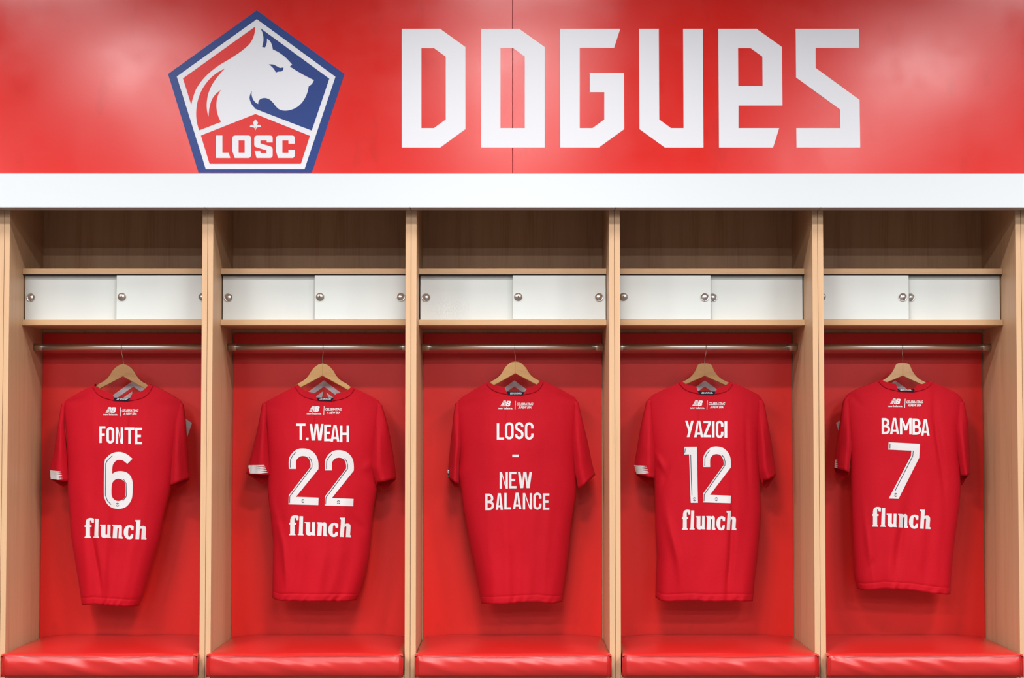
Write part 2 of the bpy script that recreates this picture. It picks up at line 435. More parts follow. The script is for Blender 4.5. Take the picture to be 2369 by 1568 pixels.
DOG = [([(58, 132), (234, 132), (349, 215), (349, 590), (234, 674), (58, 674)], [[(148, 220), (205, 220), (259, 259), (259, 546), (205, 585), (148, 585)]]),
       ([(420, 132), (595, 132), (711, 215), (711, 674), (420, 674)], [[(509, 220), (567, 220), (620, 259), (620, 585), (509, 585)]]),
       ([(781, 132), (1056, 132), (1028, 219), (871, 219), (871, 585), (929, 585), (983, 546), (983, 421), (917, 421), (917, 333), (1073, 333), (1074, 590), (958, 674), (782, 674)], []),
       ([(1142, 132), (1232, 132), (1234, 546), (1288, 585), (1345, 585), (1343, 132), (1433, 132), (1436, 674), (1260, 674), (1144, 590)], []),
       ([(1504, 132), (1679, 132), (1795, 215), (1797, 482), (1596, 482), (1596, 585), (1782, 585), (1754, 674), (1507, 674)], [[(1594, 220), (1651, 220), (1705, 259), (1706, 393), (1595, 393)]]),
       ([(1857, 132), (2147, 132), (2147, 219), (1948, 219), (1948, 310), (2149, 456), (2152, 674), (1861, 674), (1860, 585), (2061, 585), (2060, 500), (1859, 354)], [])]
lb = at(1460, 342, WALLY)
word = empty('wall_lettering', (lb.x, WALLY, lb.z), 'six tall angular white letters spelling a word on the red wall, right of the crest', 'lettering')
for g in DOG: wall_decal('letter', scp([g], 900, 0, 1.9742), WALLY, .0008, VINYL_W, word)

# ------------------------------------------------------------------ lockers
DB, DS, DR = .515, .189, .38                         # depth of back board, shelves' front, rod
ZU1, ZU0 = zat(621.5, DS), zat(634, DS)              # upper shelf
ZL1, ZL0 = zat(739.5, DS), zat(752.3, DS)            # lower shelf
ZROD = zat(803, DR)
CUSH_T = zat(1515, -.05)                             # top of the cushions' front seam
CUSH_B = CUSH_T-.074
IN = .35-.019
TOPZ = HB+.095
def emblem_polys(cx):                                # the crest in outline, printed on each red back panel; pixel frame of the middle bay
    k = 3.921/.67; ap = (840, 55)
    f = lambda pts: [(cx+(p[0]-ap[0])/k, 880+(p[1]-ap[1])/k) for p in pts]
    return [(f(PENT), [f(SHIELD)]), (f(F_LEFT), []), (f(F_MANE), []), (f(F_BLUE), []), (f(F_EYE), []), (f(F_LOW), [f(o) for o, h in LOSC])]
def make_locker(label, flip):
    L = empty('locker', (0, 0, 0), label, 'locker', 'beech lockers in a row')
    g = .0006
    for s in (-1, 1):
        xa, xb = sorted((s*(.35-g), s*IN))
        box('side_panel', xa, xb, 0, .533, 0, TOPZ, WOODV, L, bev=.0007)
    box('back_board', -IN, IN, DB, DB+.016, .3, TOPZ, WOODV, L, bev=0)
    rp = box('red_back_panel', -IN+.0035, IN-.0035, DB-.009, DB-.0005, .44, ZL0-.012, RED_PANEL, L, bev=.0008)
    box('shelf', -IN+.0003, IN-.0003, DS, DB, ZU0, ZU1, WOODH, L, bev=.0007)
    box('shelf', -IN+.0003, IN-.0003, DS, DB, ZL0, ZL1, WOODH, L, bev=.0007)
    box('top_board', -IN+.0003, IN-.0003, .001, DB, TOPZ-.019, TOPZ, WOODH, L, bev=0)
    wall_decal('panel_emblem', emblem_polys(at(1186.5, 880, DB-.009).x*0+1190), DB-.009, .0006, GREY_V, rp)
    # sliding doors: one in front, one in the rear track
    f = -1 if flip else 1
    yF, yR, th = DS+.008, DS+.029, .016
    zb, zt = ZL1+.0006, zat(635.4, yF); zt2 = zat(637.4, yR)
    def door(xa, xb, y, top):
        xa, xb = sorted((xa, xb)); return box('sliding_door', xa, xb, y, y+th, zb, top, DOOR, L, bev=.0009)
    dF = door(0, f*(IN-.002), yF, zt); dR = door(f*.025, -f*(IN-.0035), yR, zt2)
    zk = zat(687, yF)
    def pull(d, x, y, clip=None):
        vs, fs = lathe_geo((x, y, zk), [(.0149, 0), (.0149, -.0012), (.0142, -.0018), (.0138, -.0016), (.0090, -.0002), (.0084, .0020), (.0078, .0022), (.0006, .0004)], 48)
        return mesh_obj('finger_pull', vs, fs, TURNED, d, smooth=True)
    pull(dF, -.0215 if flip else IN-.026, yF-.0025); pull(dR, .0095 if flip else -IN+.024, yR-.0025)
    lx = f*.0195
    if flip: lx = -IN+.023
    vs, fs = lathe_geo((lx, yF, zk+.001), [(.0145, 0), (.0145, -.0028), (.0132, -.0042), (.0110, -.0046), (.0106, -.0094), (.0099, -.0103), (.0004, -.0106)], 32)
    lk = mesh_obj('lock', vs, fs, LOCKM, dF, smooth=True)
    vs = [(lx+dx, yF-.0108, zk+.001+dz) for dx, dz in ((0, .0042), (.0019, .001), (.0019, -.001), (0, -.0042), (-.0019, -.001), (-.0019, .001))]
    mesh_obj('keyhole', vs, [(0, 5, 4, 3, 2, 1)], BLACK, lk)
    box('door_track', -IN+.001, IN-.001, yF-.002, yR+th+.004, ZU0-.0032, ZU0, DARK, L, bev=0)
    # clothes rod with a socket at either end
    vs, fs = tube_geo([(x, DR, ZROD) for x in (-IN+.002, 0, IN-.002)], .0115, 24)
    rod = mesh_obj('clothes_rod', vs, fs, ROD, L, smooth=True)
    for s in (-1, 1):
        vs, fs = [], []
        pth = [(s*(IN-.0305), DR, ZROD), (s*(IN-.03), DR, ZROD), (s*(IN-.001), DR, ZROD)]
        v, q = tube_geo(pth, .0138, 24); mesh_obj('rod_socket', v, q, STEEL, rod, smooth=True)
    box('bench_board', -IN+.0005, IN-.0005, .004, DB, CUSH_B-.024, CUSH_B-.0005, WOODH, L, bev=.001)
    box('bench_front', -IN+.0005, IN-.0005, .06, .078, .0, CUSH_B-.0245, WOODH, L, bev=.001)
    for o in L.children_recursive:
        for p in o.data.polygons:
            p.use_smooth = p.use_smooth
    return L
LA = make_locker('beech locker with the number six shirt, leftmost whole locker', False)
LB = make_locker('beech locker with the number twelve shirt, right of the middle one', True)
def place(proto, x, label, first):
    o = proto if first else copy_tree(proto)
    o.location = (x, 0, 0); o['label'] = label; return o
place(LA, -1.4, LA['label'], True)
place(LA, -.7, 'beech locker with the number twenty-two shirt, second whole locker from the left', False)
place(LA, 0, 'middle beech locker, holding the shirt without a number', False)
place(LB, .7, LB['label'], True)
place(LB, 1.4, 'beech locker with the number seven shirt, rightmost whole locker', False)
place(LA, -2.1, 'edge of a beech locker cut off at the left side of the photo', False)
place(LB, 2.1, 'edge of a beech locker cut off at the right side of the photo', False)

# ------------------------------------------------------------------ cushions
def make_cushion(cx, seed, label):
    c = empty('bench_cushion', (cx, .22, CUSH_B), label, 'cushion', 'red bench cushions')
    hw0, hw1 = .3285, .334; y0, y1 = -.05, DB-.012
    NX, NY, NZ = 44, 26, 9
    top = CUSH_T; bot = CUSH_B
    rnd = random.Random(seed); sx = rnd.random()*30
    b = bmesh.new()
    def sag(u): return -.0065*(1-(2*u-1)**2)*(0.8+.5*noise.noise((u*2.2+sx, 0, 0)))-.0012*noise.noise((u*9+sx, 3, 0))
    def P(u, v, face):                                # face: top grid (v back->front) / front grid (v top->bottom)
        if face == 'top':
            w_ = hw0+(hw1-hw0)*max(0, (v-.9)/.1)
            y = y1+(y0-y1)*v
            e = min(u, 1-u, .5)*2
            puff = .016*(1-(1-min(1, e/.45))**2)*(1-max(0, (v-.55)/.45)**2.4)*(.6+.4*min(1, v/.3))
            edge = min(1, min(u, 1-u)/.03); rnde = -.006*(1-edge)**2
            n = .0022*noise.noise((u*4+sx, v*3, 1))+.0008*noise.noise((u*11+sx, v*9, 4))
            t_ = max(0, (v-.955)/.045); fr = -.0075*(1-math.sqrt(max(0, 1-t_*t_)))
            return Vector((cx+(2*u-1)*w_, y, top+.0075+puff+rnde+n*min(1, (1-v)*12)+sag(u)*v**3+fr))
        z = top+sag(u)+(bot-top-sag(u))*v
        cnr = min(1, min(u, 1-u)/.025)
        bul = .012*math.sin(math.pi*min(1, v*.9+.08))**.7*(.35+.65*cnr)
        n = .0042*noise.noise((u*6.5-v*1.5+sx, v*.5, 7))+.0026*noise.noise((u*14-v*3.2+sx, v*.8, 9))+.0008*noise.noise((u*34-v*9+sx, v*3, 2))
        w_ = hw1-.002*abs(2*v-1)**3
        return Vector((cx+(2*u-1)*w_, y0+.008*(1-cnr)**2-bul+n*math.sin(math.pi*min(1, v+.04))*cnr+.003, z))
    us = [i/NX for i in range(NX+1)]
    us = sorted(set(us+[.006, .013, .02, .98, .987, .994]))
    vt = [i/NY for i in range(NY+1)]; vt = sorted(set(vt+[.955, .967, .977, .985, .991, .996]))
    vf = [i/NZ/1.0 for i in range(NZ+1)]; vf = sorted(set(vf+[.02, .05, .16, .28]))
    G = [[b.verts.new(P(u, v, 'top')) for u in us] for v in vt]
    F = [[b.verts.new(P(u, v, 'front')) for u in us] for v in vf]
    for A in (G, F):
        for i in range(len(A)-1):
            for j in range(len(us)-1): b.faces.new((A[i][j], A[i+1][j], A[i+1][j+1], A[i][j+1]))
    for j in range(len(us)-1): b.faces.new((G[-1][j], F[0][j], F[0][j+1], G[-1][j+1]))
    for s in (0, -1):                                # side walls
        low = [b.verts.new((g[s].co.x, g[s].co.y, bot)) for g in G[:-1]]+[F[-1][s]]
        for i in range(len(G)-2): b.faces.new((G[i][s], G[i+1][s], low[i+1], low[i]) if s else (G[i+1][s], G[i][s], low[i], low[i+1]))
        ring = [G[-2][s], G[-1][s]]+[f[s] for f in F]+[low[-2]]
        b.faces.new(ring if s else ring[::-1])
        if s == 0: lowL = low
        else: lowR = low
    b.faces.new([v for v in lowL[:-1]]+[f for f in F[-1]]+[v for v in reversed(lowR[:-1])])
    bk = [G[0][j] for j in range(len(us))]
    b.faces.new(bk+[lowR[0], lowL[0]])
    bmesh.ops.recalc_face_normals(b, faces=b.faces[:])
    seam = [v.co.copy()+Vector((0, -.0006, -.0008)) for v in F[0]]
    seam2 = [Vector((p.x, p.y-.0016, p.z-.004)) for p in seam]
    sL = [F[i][3].co.copy()+Vector((0, -.0006, 0)) for i in range(len(vf))]; sR = [F[i][-4].co.copy()+Vector((0, -.0006, 0)) for i in range(len(vf))]
    bm_obj('cover', b, LEATHER, c, smooth=True)
    v, f = tube_geo(seam, .0017, 6); mesh_obj('piping', v, f, LEATHER, c, smooth=True)
    vs, fs = [], []
    for pth in (seam2, sL, sR):
        v, f = tube_geo(pth, .0006, 5); n = len(vs); vs += v; fs += [tuple(i+n for i in q) for q in f]
    mesh_obj('stitching', vs, fs, THREAD, c)
    return c
for i, (x, wh) in enumerate(((-1.4, 'leftmost, under the number six shirt'), (-.7, 'under the number twenty-two shirt'), (0, 'under the shirt without a number'), (.7, 'under the number twelve shirt'), (1.4, 'rightmost, under the number seven shirt'))):
    px = (229, 705, 1187, 1667.5, 2140.5)[i]
    make_cushion(at(px, 1540, -.05).x, i*7+3, 'red leatherette bench cushion, '+wh)

# ------------------------------------------------------------------ hangers
PROF_A = [(0, 0), (9.4, 2.2), (18.3, 8.5), (25.4, 16.7), (30.8, 25.6), (37, 33.7), (46, 40.8), (57.6, 47.5), (80, 66), (98, 79), (106, 86), (108, 91)]
LOW_A = [(106, 96), (98, 90), (57, 59.5), (0, 28.5)]
PROF_B = [(0, 0), (9, .4), (14, 2), (17.5, 6.5), (20.5, 14), (25, 22), (32.5, 31), (42, 38), (50, 41.8), (75, 55), (95, 66), (105, 74), (108, 80)]
LOW_B = [(105, 85), (95, 76), (42, 48), (0, 29.3)]
def make_hanger(cx, cy, kind, hook, m, label, tilt=0.0):
    c0 = at(cx, cy, DR)
    h = empty('coat_hanger', (c0.x, DR, c0.z), label, 'hanger', 'wooden coat hangers')
    up, lo = (PROF_A, LOW_A) if kind == 'A' else (PROF_B, LOW_B)
    k = 4800/7.5; th = .006
    ca, sa = math.cos(tilt), math.sin(tilt)
    for s in (-1, 1):                                # two arms meeting in a glued joint
        out = smooth([p+(1,) if i in (0, len(up)-1) else p for i, p in enumerate(up)], False, 4)+[p for p in lo]
        b = bmesh.new(); ring = []
        for x, y in out:
            x = max(x, .15)*s; X, Y = x*ca-y*sa, x*sa+y*ca
            ring.append(b.verts.new((c0.x+X/k, DR-th, c0.z-Y/k)))
        f = b.faces.new(ring if s < 0 else ring[::-1])
        r = bmesh.ops.extrude_face_region(b, geom=[f])
        for v in [e for e in r['geom'] if isinstance(e, bmesh.types.BMVert)]: v.co.y += 2*th
        bmesh.ops.recalc_face_normals(b, faces=b.faces[:])
        es = [e for e in b.edges if len(e.link_faces) == 2 and abs(e.verts[0].co.y-e.verts[1].co.y) < 1e-6 and not all(abs(v.co.x-c0.x) < .6/k for v in e.verts)]
        bmesh.ops.bevel(b, geom=es, offset=.0022, segments=2, affect='EDGES', profile=.5)
        bm_obj('hanger_arm', b, m, h)
    # wire hook: up from the neck, bent forward round the rod and over its top
    R = .0115+.0017
    pts = []
    for px, py in hook: p = at(px, py, DR); pts.append(Vector((p.x, DR, p.z)))
    xr = pts[-1].x
    pts = pts[:-1]
    path = [Vector((c0.x, DR, c0.z-.012))]+pts
    path.append(Vector((xr, DR-.004, ZROD-R-.008)))
    for a in range(-60, 215, 15):
        r_ = math.radians(a)
        path.append(Vector((xr, DR-R*math.cos(r_), ZROD+R*math.sin(r_))))
    v, f = tube_geo(path, .00145, 8); mesh_obj('hook', v, f, WIRE, h, smooth=True)
    return h
make_hanger(285.5, 842.5, 'A', [(285.5, 842), (284.5, 828), (282, 806)], HANG_C, 'brown wooden hanger with rounded shoulders carrying the number six shirt', .01)
make_hanger(746.5, 841, 'A', [(746.5, 841), (746.3, 825), (748, 806)], HANG_A, 'golden wooden hanger with rounded shoulders carrying the number twenty-two shirt', .006)
make_hanger(1192, 835.5, 'A', [(1192, 835), (1192.3, 823), (1191, 806)], HANG_A, 'golden wooden hanger carrying the shirt without a number', -.01)
make_hanger(1630, 840.5, 'B', [(1630, 840), (1630.8, 826), (1633, 806)], HANG_C, 'brown wooden hanger with a flat flared neck carrying the number twelve shirt', .0)
make_hanger(2088.3, 840, 'B', [(2088.3, 840), (2088.5, 826), (2087, 806)], HANG_B, 'pale wooden hanger with a flat flared neck carrying the number seven shirt', .02)

# ------------------------------------------------------------------ shirts
def poly_at(pts, t):                                 # point at fraction t of a polyline's length
    L = [0]
    for a, b in zip(pts, pts[1:]): L.append(L[-1]+math.dist(a, b))
    d = t*L[-1]
    for i in range(len(pts)-1):
        if d <= L[i+1] or i == len(pts)-2:
            k = (d-L[i])/max(1e-9, L[i+1]-L[i]); return (pts[i][0]+(pts[i+1][0]-pts[i][0])*k, pts[i][1]+(pts[i+1][1]-pts[i][1])*k)
def by_y(pts, y):
    if y <= pts[0][1]: return pts[0][0]
    for a, b in zip(pts, pts[1:]):
        if y <= b[1]: return a[0]+(b[0]-a[0])*(y-a[1])/max(1e-9, b[1]-a[1])
    return pts[-1][0]
def by_x(pts, x):
    if x <= pts[0][0]: return pts[0][1]
    for a, b in zip(pts, pts[1:]):
        if x <= b[0]: return a[1]+(b[1]-a[1])*(x-a[0])/max(1e-9, b[0]-a[0])
    return pts[-1][1]
def sstep(a, b, x):
    t = max(0, min(1, (x-a)/(b-a))); return t*t*(3-2*t)

def make_shirt(D):
    sd = D['seed']
    nL, nR = D['neck']; TL, TR, BR, BL = D['tape']
    hy = [p[1] for p in D['hem']]
    base = at((nL[0]+nR[0])/2, max(hy), DR)
    s = empty('football_shirt', (base.x, DR, base.z), D['label'], 'shirt', 'red football shirts')
    nTL = (TL[0]-4.6, TL[1]-10); nTR = (TR[0]+6.3, TR[1]-9.5)
    # top edge: shoulder, collar with its notch, shoulder
    cl = smooth([nL+(1,), (nL[0]+(nTL[0]-nL[0])*.36, nL[1]+(nTL[1]-nL[1])*.62), nTL+(1,)], False, 5)
    cr_ = smooth([nTR+(1,), (nR[0]+(nTR[0]-nR[0])*.40, nR[1]+(nTR[1]-nR[1])*.70), nR+(1,)], False, 5)
    Tn = D['shL']+cl+[(TL[0], TL[1]+3), (TR[0], TR[1]+3)]+cr_+D['shR']
    front_dip = [nL, (nL[0]+14, nL[1]+30), ((nL[0]+nR[0])/2, nL[1]+62), (nR[0]-14, nR[1]+30), nR]
    Tf = D['shL']+front_dip+D['shR']
    Lf, Rt, Hm = D['left'], D['right'], D['hem']
    x0, x1 = Tn[0][0], Tn[-1][0]
    us = sorted(set([i/64 for i in range(65)]+[.004, .012, .988, .996]+[round((p[0]-x0)/(x1-x0), 5) for p in Tn]))
    us = [u for i, u in enumerate(us) if i == 0 or u-us[i-1] > .0012 or u == 1.0]
    vs_ = sorted(set([i/62 for i in range(63)]+[.006, .02, .95, .957, .9635, .9665, .9695, .975, .98, .99]))
    def xy(u, v, T):
        tx = x0+(x1-x0)*u; ty = by_x(T, tx)
        hx = Hm[0][0]+(Hm[-1][0]-Hm[0][0])*u; hyy = by_x(Hm, hx)
        yl = Lf[0][1]+(Lf[-1][1]-Lf[0][1])*v; yr = Rt[0][1]+(Rt[-1][1]-Rt[0][1])*v
        dl = by_y(Lf, yl)-(Lf[0][0]+(Lf[-1][0]-Lf[0][0])*v); dr = by_y(Rt, yr)-(Rt[0][0]+(Rt[-1][0]-Rt[0][0])*v)
        return ((1-v)*tx+v*hx+(1-u)*dl+u*dr, (1-v)*ty+v*hyy)
    def depth(u, v):
        prof = (max(0, 1-abs(2*u-1)**2.6))**.5
        B = .015+.032*sstep(0, .30, v)+.018*sstep(.3, 1, v)
        return B*prof
    def folds(u, v):
        e = math.sin(math.pi*u)**.5 if 0 < u < 1 else 0
        f = .018*sstep(.25, 1, v)*noise.noise((u*3.4+sd, v*.8, sd))
        f += .0085*sstep(.1, .8, v)*noise.noise((u*8+sd*2+v*.6, v*1.4, 3))
        f += .0030*noise.noise((u*5-v*3.2+sd, v*6+u*3, 5))*sstep(.03, .2, v)
        f += .0009*noise.noise((u*16+sd, v*15, 8))
        for cu, cv, dx, dy, amp, ln_, wd in D.get('creases', []):   # local drags in the cloth
            a, b = u-cu, (v-cv)*1.7
            al = (a*dx+b*dy); pr = (-a*dy+b*dx)
            f -= (2.6 if cv > .1 else 1.4)*amp*math.exp(-(al/ln_)**2-(pr/wd)**2)
        hem = sstep(.95, 1, v)
        f += hem*(.0055*math.sin(u*(52+4*math.sin(sd))+v*70+3*noise.noise((u*4, sd, 0)))*max(0, noise.noise((u*5+sd, 1, 1))+.35))
        return f*e
    def groove(v): return .0018*math.exp(-((v-.9665)/.0035)**2)+.0005*math.exp(-((v-.62)/.0025)**2)
    b = bmesh.new(); grids = []
    for side in (-1, 1):
        T = Tn if side < 0 else Tf; rows = []
        for v in vs_:
            row = []
            for u in us:
                p = at(*xy(u, v, T), DR); d = depth(u, v)
                y = -(d+folds(u, v)-groove(v)) if side < 0 else d*.9-folds(1-u, v)*.8
                if u in (0, 1): y = 0
                row.append(b.verts.new((p.x, DR+y, p.z)))
            rows.append(row)
        for i in range(len(rows)-1):
            for j in range(len(us)-1):
                q = (rows[i][j], rows[i+1][j], rows[i+1][j+1], rows[i][j+1])
                b.faces.new(q if side < 0 else q[::-1])
        grids.append(rows)
    un0, un1 = (nL[0]-x0)/(x1-x0), (nR[0]-x0)/(x1-x0)
    for j in range(len(us)-1):                       # close the shoulder seams
        if us[j+1] <= un0+.002 or us[j] >= un1-.002:
            q = [grids[0][0][j], grids[0][0][j+1], grids[1][0][j+1], grids[1][0][j]]
            try: b.faces.new(q)
            except ValueError: pass
    bmesh.ops.remove_doubles(b, verts=b.verts[:], dist=1e-5)
    bmesh.ops.recalc_face_normals(b, faces=b.faces[:])
    body = bm_obj('body', b, JERSEY, s, smooth=True)
    geo_v = [v.co+s.location for v in body.data.vertices]; geo_f = [tuple(p.vertices) for p in body.data.polygons]
    # sleeves
    sl = []
    for nm in ('slL', 'slR'):
        O, I, drop, yc = D[nm]['out'], D[nm]['in'], D[nm]['drop'], D[nm].get('yc', -.004)
        K, NR = 30, 28; vs, fs = [], []
        sg = 1 if nm == 'slL' else -1
        for k in range(K+1):
            t = k/K; o_, i_ = poly_at(O, t), poly_at(I, t)
            hd = .010+D[nm].get('hd', .030)*sstep(0, .7, t)
            for a in range(NR):
                an = 2*math.pi*a/NR; c, sn = math.cos(an), math.sin(an)
                cc = math.copysign(abs(c)**.8, c)
                px = (o_[0]+i_[0])/2+(o_[0]-i_[0])/2*cc; py = (o_[1]+i_[1])/2+(o_[1]-i_[1])/2*cc
                c0 = D[nm].get('ridge', -.35); cd_ = D[nm].get('tip', -.2)
                kd = sstep(.05, .6, t)
                if sn > 0: py += drop*max(0, 1-abs(cc-cd_)/(1+abs(cd_)))**.9*sstep(.6, 1, t)
                p = at(px, py, DR)
                fl = .004*sstep(.05, .5, t)*noise.noise((an*1.1+sd*3+(0 if sg > 0 else 9), t*2.0, sd))+.003*sstep(.1, .9, t)*noise.noise((c*4+sd, t*5, sd+4))
                el = hd*sn*(abs(sn)**-.25 if abs(sn) > .05 else 1)
                if sn < 0:                           # the near half folds along a ridge
                    q = abs(cc-c0)/(1-c0 if cc > c0 else 1+c0)
                    wedge = -hd*1.05*max(0, 1-q**1.25)
                    el = el*(1-.75*kd)+wedge*.75*kd
                y = yc+el+fl*abs(sn)
                if .93 < t < .96: y += -.0008 if sn > 0 else .0008
                vs.append(Vector((p.x, DR+y, p.z)))
        for k in range(K):
            for a in range(NR): fs.append((k*NR+a, k*NR+(a+1) % NR, (k+1)*NR+(a+1) % NR, (k+1)*NR+a))
        fs.append(tuple(range(NR)))
        bb = bmesh.new(); bv = [bb.verts.new(v) for v in vs]
        for f in fs: bb.faces.new([bv[i] for i in f])
        bmesh.ops.recalc_face_normals(bb, faces=bb.faces[:])
        so = bm_obj('sleeve', bb, JERSEY, s, smooth=True); sl.append(so)
        n = len(geo_v); geo_v += [v.co+s.location for v in so.data.vertices]; geo_f += [tuple(i+n for i in p.vertices) for p in so.data.polygons]
    bvh = BVHTree.FromPolygons(geo_v, geo_f)
    for o_, thk in ((body, .0012), (sl[0], .0012), (sl[1], .0012)):
        md = o_.modifiers.new('cloth_thickness', 'SOLIDIFY'); md.thickness = thk; md.offset = -1
    # collar band either side of the notch, and the tape in it
    cbL = smooth([(nL[0]-6.5, nL[1]+4.5, 1), (nL[0]+(TL[0]-nL[0])*.34-3, nL[1]+(TL[1]-nL[1])*.78+3), (BL[0], BL[1]-.5, 1)], False, 5)
    cbR = smooth([(BR[0], BR[1]-.5, 1), (nR[0]+(TR[0]-nR[0])*.34+4, nR[1]+(TR[1]-nR[1])*.82+3), (nR[0]+7, nR[1]+4.5, 1)], False, 5)
    cf = [p for p in cl]+[TL]+cbL[::-1]
    cg = [p for p in cr_]+cbR[::-1]+[TR]
    for pl in (cf, cg):
        co_ = shirt_decal('collar', [(pl, [])], bvh, .003, JERSEY_TRIM, s, 3.0)
        md = co_.modifiers.new('band_thickness', 'SOLIDIFY'); md.thickness = .003; md.offset = -1
    tp = shirt_decal('neck_tape', [([TL, TR, BR, BL], [])], bvh, .0032, NAVY, s, 3.0)
    tx0 = TL[0]+(TR[0]-TL[0])*.20; tx1 = TL[0]+(TR[0]-TL[0])*.82
    shirt_decal('tape_lettering', text_polys('LES DOGUES', tx0, TL[1]+1.8, tx1, BL[1]-1.6, 0, .02), bvh, .0038, PRINT, tp, 5.0)
    # maker's mark and slogan under the collar
    ax, ay = D['mark']; dx, dy = ax-238.9, ay-961.9
    Z = lambda pts: [(230+p[0]/15.683+dx, 870+p[1]/15.683+dy) for p in pts]
    NB = [([(335, 1120), (425, 1122), (430, 1150), (322, 1148)], []), ([(312, 1160), (438, 1160), (446, 1190), (300, 1188)], []), ([(290, 1202), (380, 1202), (372, 1232), (275, 1230)], []),
          ([(262, 1244), (365, 1244), (352, 1276), (245, 1274)], []), ([(236, 1288), (345, 1288), (332, 1320), (222, 1318)], []),
          ([(395, 1190), (430, 1190), (400, 1320), (360, 1320)], []),
          ([(462, 1128), (570, 1128), (600, 1142), (608, 1165), (598, 1205), (572, 1222), (588, 1245), (575, 1295), (545, 1320), (520, 1326), (408, 1324)],
           [[(510, 1175), (545, 1175), (540, 1202), (503, 1202)], [(482, 1248), (515, 1248), (508, 1274), (475, 1274)]])]
    mk = shirt_decal('maker_mark', [(Z(o), [Z(h) for h in hs]) for o, hs in NB]+[(Z([(762, 1130), (781, 1130), (766, 1450), (747, 1450)]), [])], bvh, .0012, PRINT, s, 5.0)
    a, c_ = Z([(140, 1355), (670, 1430)]); shirt_decal('maker_name', text_polys('new balance.', *a, *c_, 0, .035), bvh, .0012, PRINT, s, 5.0)
    a, c_ = Z([(815, 1195), (1420, 1290)]); tl = text_polys('CELEBRATING', *a, *c_, .3, .03)
    a, c_ = Z([(865, 1318), (1350, 1410)]); tl += text_polys('A NEW ERA', *a, *c_, .3, .03)
    shirt_decal('slogan', tl, bvh, .0012, PRINT, s, 5.0)
    # name, number, sponsor
    for ox, oy, k, t, items in D['name']:
        for ch, xa, xb, ya, yb in items:
            shirt_decal('name_letter', scp(glyph(ch, xa, ya, xb, yb, t), ox, oy, k), bvh, .0012, PRINT, s, 5.0)
    for polys, lines, logos in D.get('number', []):
        dg = shirt_decal('number', polys, bvh, .0012, PRINT, s, 5.0)
        inl = []
        for l in lines: inl += ribbon(l, 1.45)
        for lx, ly, r in logos:
            for a0 in (20, 200):
                inl += ribbon([(lx+r*math.cos(math.radians(a0+q*14))*.9, ly+r*math.sin(math.radians(a0+q*14))) for q in range(11)], r*.36)
            inl += [([(lx+r*.22*math.cos(q*math.pi/3), ly+r*.22*math.sin(q*math.pi/3)) for q in range(6)], [])]
        shirt_decal('number_inline', inl, bvh, .0019, NAVY_INK, dg, 5.0)
    if 'sponsor' in D:
        xa, xb, ya, yb0, yb1 = D['sponsor']
        for o in FLUNCH:
            pts = []
            for X, Y_ in smooth(o, True, 4) if len(o[0]) > 2 else o:
                u = (X-78)/2127; yb_ = yb0+(yb1-yb0)*u; k = (Y_-(798+50*u))/683
                pts.append((xa+(xb-xa)*u, yb_+k*(yb0-ya)))
            shirt_decal('sponsor_letter', [(pts, [])], bvh, .0012, PRINT, s, 5.0)
    for q, which, x_split in D.get('cuff', []):       # white patch ending in teeth
        A, B, C_, E_ = [Vector(p) for p in q]         # TL, TR, BR, BL
        L_ = lambda u, v: tuple((A*(1-u)+B*u)*(1-v)+(E_*(1-u)+C_*u)*v)
        pl = [([L_(0, 0), L_(x_split, 0), L_(x_split, 1), L_(0, 1)], [])] if x_split > 0 else []
        for n in range(5):
            v0, v1 = n/5, (n+1)/5; pl.append(([L_(x_split, v0), L_(1, v0+.02), L_(1, v0+.07), L_(x_split, v1)], []))
        shirt_decal('sleeve_patch', pl, bvh, .0013, PRINT, sl[which], 4.0)
    return s

FLUNCH = [
 [(78, 798), (85, 765), (118, 738), (120, 428), (85, 425), (85, 370), (120, 365), (122, 270), (140, 190), (180, 145), (240, 120), (300, 115), (360, 125), (408, 145), (403, 283), (330, 280), (310, 220), (290, 193), (272, 200), (268, 240), (268, 365), (325, 368), (322, 428), (270, 432), (270, 740), (300, 765), (302, 798)],
 [(440, 143), (562, 150), (550, 740), (575, 770), (575, 800), (375, 795), (378, 765), (415, 740)],
 [(615, 343), (805, 343), (800, 660), (810, 690), (830, 697), (855, 680), (862, 650), (868, 343), (975, 343), (965, 740), (985, 770), (980, 800), (870, 797), (850, 785), (815, 800), (760, 805), (700, 790), (660, 750), (650, 690), (655, 400), (640, 382), (615, 378)],
 [(1032, 343), (1215, 350), (1222, 370), (1260, 350), (1300, 345), (1345, 365), (1365, 420), (1360, 740), (1390, 780), (1388, 825), (1243, 815), (1260, 480), (1250, 455), (1230, 455), (1208, 480), (1190, 815), (1043, 808), (1068, 430), (1060, 400), (1035, 385)],
 [(1768, 405), (1760, 537), (1678, 535), (1665, 480), (1645, 445), (1615, 440), (1590, 470), (1580, 540), (1573, 680), (1585, 740), (1612, 765), (1640, 745), (1668, 690), (1680, 670), (1752, 672), (1742, 790), (1700, 830), (1620, 848), (1540, 835), (1475, 780), (1435, 700), (1422, 600), (1440, 500), (1480, 425), (1550, 375), (1630, 358), (1710, 375)],
 [(1820, 185), (2000, 185), (1990, 408), (2040, 385), (2100, 383), (2160, 405), (2188, 460), (2190, 520), (2170, 770), (2205, 800), (2200, 850), (2025, 843), (2045, 500), (2030, 480), (2000, 485), (1975, 520), (1955, 843), (1825, 838), (1860, 260), (1845, 245), (1822, 235)]]
